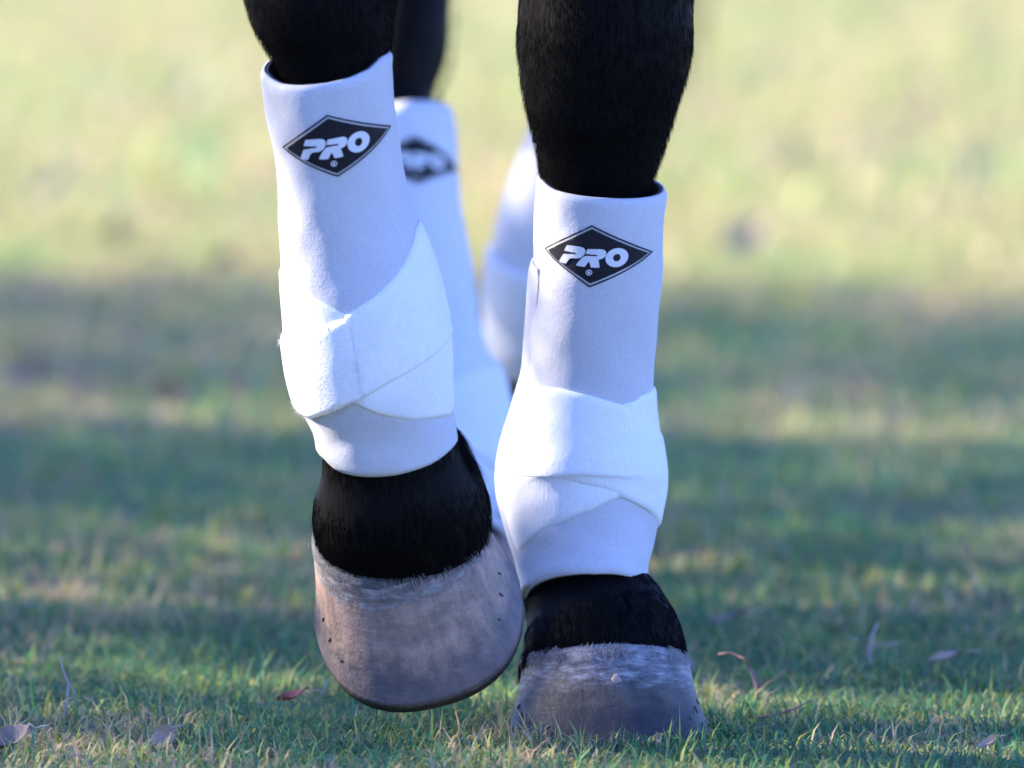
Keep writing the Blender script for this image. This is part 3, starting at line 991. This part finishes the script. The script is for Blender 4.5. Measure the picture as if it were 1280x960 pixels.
# blades growing up against the planted hoof
th = rng.uniform(-2.6, 2.6, 520) ; rr_ = rng.uniform(1.0, 1.28, 520)
hx = MR.translation.x + .070 * rr_ * np.sin(th); hy_ = MR.translation.y - .076 * rr_ * np.cos(th)
parts.append(blades(hx, hy_, .0145, .0019, .7, np.zeros(520)))
V = np.concatenate([p[0] for p in parts]); C = np.concatenate([p[1] for p in parts])
n = len(V)
base = np.arange(n) * 5
quads = np.stack([base, base + 1, base + 3, base + 2], 1)
tris = np.stack([base + 2, base + 3, base + 4], 1)
me = np_mesh('grass', V.reshape(-1, 3), quads, tris)
at_ = me.attributes.new('tint', 'FLOAT_COLOR', 'POINT')
cc = np.repeat(np.concatenate([C, np.ones((n, 1))], 1)[:, None, :], 5, axis=1)
dry = np.clip(rng.normal(.25, .25, n), 0, .8)[:, None]
cc[:, 4, :3] = cc[:, 4, :3] * (1 - dry) + np.array([.42, .38, .20]) * dry      # tips dried and yellowed, sunlit tint put into the colour
cc[:, :2, :3] = cc[:, :2, :3] * .65 + np.array([.26, .24, .16]) * .35 * .6      # bases duller and mostly darker
cc = cc.reshape(-1, 4)
at_.data.foreach_set('color', cc.astype(np.float32).ravel())
o = link('grass', me, M_GRASS)
tag(o, 'short green lawn grass with dry straw blades mixed in', 'grass', kind='stuff')

# ------------------------------------------------------------------ fallen leaves and stalks
def leaf_mesh(L, Wd, curl, fold, ragged, seed):
    r = random.Random(seed)
    nu, nv = 12, 6
    V, Fc = [], []
    for i in range(nu + 1):
        t = i / nu
        hw = Wd * .5 * (math.sin(math.pi * min(1, t * .96 + .03)) ** .7) * (1 + r.uniform(-ragged, ragged))
        for j in range(nv + 1):
            s = (j / nv - .5) * 2
            y = s * hw
            z = fold * abs(s) ** 1.3 * hw + curl * L * (t - .35) ** 2 + r.uniform(-1, 1) * .02 * Wd + .12 * Wd * math.sin(5 * t + 2 * s + seed)
            V.append((L * (t - .5), y, z))
    for i in range(nu):
        for j in range(nv):
            a = i * (nv + 1) + j
            Fc.append((a, a + nv + 1, a + nv + 2, a + 1))
    m = len(V)
    V += [(x, y, z - .0006) for (x, y, z) in V]
    Fc += [tuple(q + m for q in reversed(f)) for f in Fc]
    return V, Fc

def leaf_mat(name, c1, c2):
    t = NT(name)
    n = t.noise(t.coords('Object'), 130, 5, .7)
    t.link(t.ramp(n, [(.3, c1), (.7, c2)]), t.b.inputs['Base Color'])
    t.b.inputs['Roughness'].default_value = .75
    t.link(t.bump(n, .5, .002), t.b.inputs['Normal'])
    return t.m
ML_TAN = leaf_mat('tan_dead_leaf', (.24, .17, .12), (.46, .36, .27))
ML_RED = leaf_mat('red_dead_leaf', (.13, .04, .04), (.26, .09, .08))
ML_GREY = leaf_mat('grey_dead_leaf', (.13, .10, .09), (.30, .24, .21))
ML_DULL = leaf_mat('dull_dead_leaf', (.30, .23, .165), (.46, .37, .27))
ML_STALK = leaf_mat('dry_stalk', (.30, .24, .22), (.48, .40, .36))
ML_RSTALK = leaf_mat('reddish_stalk', (.15, .07, .07), (.30, .17, .15))

def fallen_leaf(px, py, L, Wd, rot, mat, label, tilt=0.25, curl=.6, fold=.6, seed=1, group=None, h=.012):
    p = on_ground(px, py, h)
    t = empty('dead_leaf', (p.x, p.y, 0.0))
    tag(t, label, 'leaf', group)
    V, Fc = leaf_mesh(L, Wd, curl, fold, .14, seed)
    m = Matrix.Translation((p.x, p.y, h)) @ Matrix.Rotation(R(rot), 4, 'Z') @ Matrix.Rotation(tilt, 4, 'X') @ Matrix.Rotation(-tilt * .8, 4, 'Y')
    me = mesh('blade', V, Fc); me.transform(m)
    link('blade', me, mat, t)
    pts = [m @ Vector((L * .5 + L * .4 * q / 4, .03 * L * math.sin(q), curl * L * .42 * .4)) for q in range(5)]
    pts[0] = m @ Vector(V[12 * 7 + 3])
    link('stem', tube_mesh('stem', pts, .0007, .0005), ML_STALK, t)
    return t

def tube_mesh(name, pts, r0, r1, k=6):
    V, Fc = [], []
    n = len(pts)
    for i, p in enumerate(pts):
        T = (Vector(pts[min(i + 1, n - 1)]) - Vector(pts[max(i - 1, 0)])).normalized()
        A = T.orthogonal().normalized(); B = T.cross(A)
        r = r0 + (r1 - r0) * i / (n - 1)
        for j in range(k):
            a = 2 * PI * j / k
            V.append(Vector(p) + A * (r * math.cos(a)) + B * (r * math.sin(a)))
    for i in range(n - 1):
        for j in range(k):
            l = (j + 1) % k
            Fc.append((i * k + j, i * k + l, (i + 1) * k + l, (i + 1) * k + j))
    Fc.append(tuple(range(k - 1, -1, -1))); Fc.append(tuple((n - 1) * k + j for j in range(k)))
    return mesh(name, V, Fc)

fallen_leaf(203, 922, .019, .013, 70, ML_TAN, 'curled tan dead leaf standing in the grass at the lower left', tilt=.9, seed=2, h=.010)
fallen_leaf(14, 928, .030, .016, 20, ML_GREY, 'crumpled greyish dead leaf at the bottom left corner', tilt=.5, seed=3, h=.010)
fallen_leaf(366, 872, .022, .009, 8, ML_RED, 'small dark red dead leaf in the grass left of the lifted hoof', tilt=.2, seed=4, h=.014)
fallen_leaf(1185, 822, .026, .010, 15, ML_TAN, 'slim tan dead leaf with long stem in the grass on the right', tilt=.25, seed=5, curl=.2, h=.016)
fallen_leaf(915, 775, .030, .012, -6, ML_GREY, 'pale blurred dead leaf behind the planted hoof on the right', tilt=.3, seed=6, h=.014)
fallen_leaf(1235, 930, .015, .008, 30, ML_TAN, 'small tan leaf scrap at the lower right edge', tilt=.5, seed=7, h=.010)
# the blurred litter further back
rr = random.Random(21)
spots = [(60, 285), (155, 295), (285, 330), (35, 470), (95, 482), (215, 500), (300, 485), (930, 300), (1240, 330), (60, 240), (1140, 150), (1000, 200), (240, 120), (940, 90), (1210, 210)]
for i, (x, y) in enumerate(spots):
    far_ = y < 420
    s = rr.uniform(.032, .055) * (1.25 if far_ else .9)
    m_ = rr.choice([ML_TAN, ML_DULL, ML_DULL])
    if 380 < y < 600: m_ = ML_TAN  # pale tan leaves put where sun flecks fall on the shaded grass
    where = ('sunlit grass far behind' if y < 390 else 'shaded grass as a sun fleck' if y < 560 else 'shaded grass close behind') + (', left of the horse' if x < 600 else ', right of the horse')
    fallen_leaf(x, y, s, s * .55, rr.uniform(0, 360), m_, ('blurred pale tan' if m_ is ML_TAN else 'blurred dull brown') + ' dead leaf on ' + where, tilt=rr.uniform(.3, .9), seed=30 + i, group='blurred dead leaves behind the horse', h=.022)

def stalk(px, pts, r, mat, label, name='dry_stalk', twigs=()):
    b = on_ground(*px)
    t = empty(name, (b.x, b.y, 0))
    tag(t, label, 'stalk')
    P = [b + Vector(p) for p in pts]
    link('stem', tube_mesh('stem', P, r, r * .5, 7), mat, t)
    for tw in twigs:
        link('twig', tube_mesh('twig', [b + Vector(p) for p in tw], r * .6, r * .25, 5), mat, t)
stalk((80, 905), [(0, 0, 0), (.002, .001, .015), (.003, 0, .028), (-.001, .002, .037), (-.003, .002, .046)], .0013, ML_STALK, 'pale dry stalk sticking up from the grass at the lower left',
      twigs=[[(.003, 0, .028), (.007, .002, .022), (.010, .003, .012)]])
stalk((945, 882), [(0, 0, .004), (.001, .002, .012), (-.003, .003, .024), (-.009, .004, .032), (-.018, .005, .036), (-.026, .006, .035)], .0014, ML_RSTALK, 'reddish bent stalk arching over the grass beside the planted hoof',
      twigs=[[(.001, .002, .012), (.010, .003, .016), (.020, .004, .024)], [(0, 0, .006), (.006, 0, .003), (.010, 0, .001)]])
stalk((985, 905), [(-.022, 0, .004), (-.010, 0, .006), (.004, .001, .010), (.016, .002, .016)], .0011, ML_RSTALK, 'thin brown twig lying in the grass right of the planted hoof', name='twig')
stalk((1088, 842), [(0, 0, .004), (-.001, 0, .014), (.001, .002, .026), (.005, .003, .036)], .0018, ML_STALK, 'blurred pale dry stalk with side shoots in the right-hand grass',
      twigs=[[(-.001, 0, .016), (-.008, 0, .024), (-.016, 0, .027)], [(0, .001, .02), (.012, .001, .021), (.022, .002, .022)]])
stalk((398, 880), [(0, 0, .002), (.004, .002, .010), (.007, .003, .018)], .0010, ML_STALK, 'short straw stub in the grass just left of the lifted hoof', name='straw_stub')

# ------------------------------------------------------------------ unseen shrubs added left of the picture, shaped to shade the lawn
def shrub(xc, y0, y1, h, nleaf, seed, leaf=.07, airy=None):
    r = np.random.default_rng(seed)
    yc = (y0 + y1) / 2; hy = (y1 - y0) / 2
    t = empty('shrub', (xc, yc, 0))
    tag(t, 'unseen leafy shrub added beyond the left edge of the picture to shade the lawn', 'shrub', 'unseen shrubs added to shade the lawn')
    stems = []
    bmx = bmesh.new(); bmx.free()
    VV, FF = [], []
    for k in range(5):
        x = xc + r.uniform(-.3, .3); y = yc + r.uniform(-.8, .8) * hy
        P = [(xc + (x - xc) * .3, yc + (y - yc) * .3, 0), (x, y, h * .35), (x + r.uniform(-.1, .1), y + r.uniform(-.05, .05), h * .65), (x + r.uniform(-.15, .15), y, h * .9)]
        m = tube_mesh('stem', P, .03, .008)
        n0 = len(VV); VV += [v.co.copy() for v in m.vertices]; FF += [tuple(i + n0 for i in p.vertices) for p in m.polygons]
        bpy.data.meshes.remove(m)
    link('trunk', mesh('trunk', VV, FF), plain('bark', (.12, .09, .07), .9) if 'bark' not in bpy.data.materials else bpy.data.materials['bark'], t)
    # leaves through a rounded block with clumps
    n = nleaf
    p = r.uniform(-1, 1, (n * 2, 3))
    k = (np.abs(p[:, 0]) ** 3 + np.abs(p[:, 1]) ** 4 + np.abs(p[:, 2]) ** 5) < 1
    p = p[k][:n]; n = len(p)
    top = 1 + .05 * np.sin(p[:, 1] * hy * 7 + seed) + .04 * np.sin(p[:, 1] * hy * 17)
    c = np.stack([xc + p[:, 0] * .45, yc + p[:, 1] * hy, (p[:, 2] * .5 + .5) * h * top + .02], 1)
    a = r.normal(size=(n, 3)); a /= np.linalg.norm(a, axis=1)[:, None]
    b = np.cross(a, r.normal(size=(n, 3))); b /= np.linalg.norm(b, axis=1)[:, None]
    s = leaf * r.uniform(.6, 1.3, n)[:, None]
    if airy:                                    # sparse leaves added above the dense part to thin the sunlight
        z0, z1, m = airy
        ca = np.stack([xc + r.uniform(-.4, .4, m), yc + r.uniform(-1, 1, m) * (hy + .1), r.uniform(z0, z1, m)], 1)
        aa = r.normal(size=(m, 3)); aa /= np.linalg.norm(aa, axis=1)[:, None]
        bb = np.cross(aa, r.normal(size=(m, 3))); bb /= np.linalg.norm(bb, axis=1)[:, None]
        c = np.concatenate([c, ca]); a = np.concatenate([a, aa]); b = np.concatenate([b, bb])
        s = np.concatenate([s, .03 * r.uniform(.6, 1.3, m)[:, None]])
        n += m
    V = np.stack([c - a * s * .6, c - b * s * .34, c + a * s * .6, c + b * s * .34], 1)
    q = np.arange(n)[:, None] * 4 + np.arange(4)[None, :]
    me = np_mesh('crown', V.reshape(-1, 3), q)
    A = me.attributes.new('tint', 'FLOAT_COLOR', 'POINT')
    g_ = r.uniform(.6, 1.3, n)
    cl = np.stack([.045 * g_, .085 * g_, .025 * g_, np.ones(n)], 1)
    A.data.foreach_set('color', np.repeat(cl, 4, axis=0).astype(np.float32).ravel())
    o = link('crown', me, M_LEAF, t, smooth=False)
    return t
shrub(-4.0, -2.2, .76, 2.5, 15000, 1)
shrub(-4.0, .76, 1.50, 1.98, 3200, 2, airy=(1.9, 3.2, 3500))
shrub(-4.0, 1.57, 2.08, 2.65, 4000, 3)
shrub(-4.0, 2.17, 4.03, 2.95, 9500, 4)
shrub(-4.0, 4.11, 5.75, 3.0, 6500, 5)
shrub(-4.2, 5.5, 6.5, 3.0, 1900, 6)  # sparse shrub added to soften the far edge of the shade
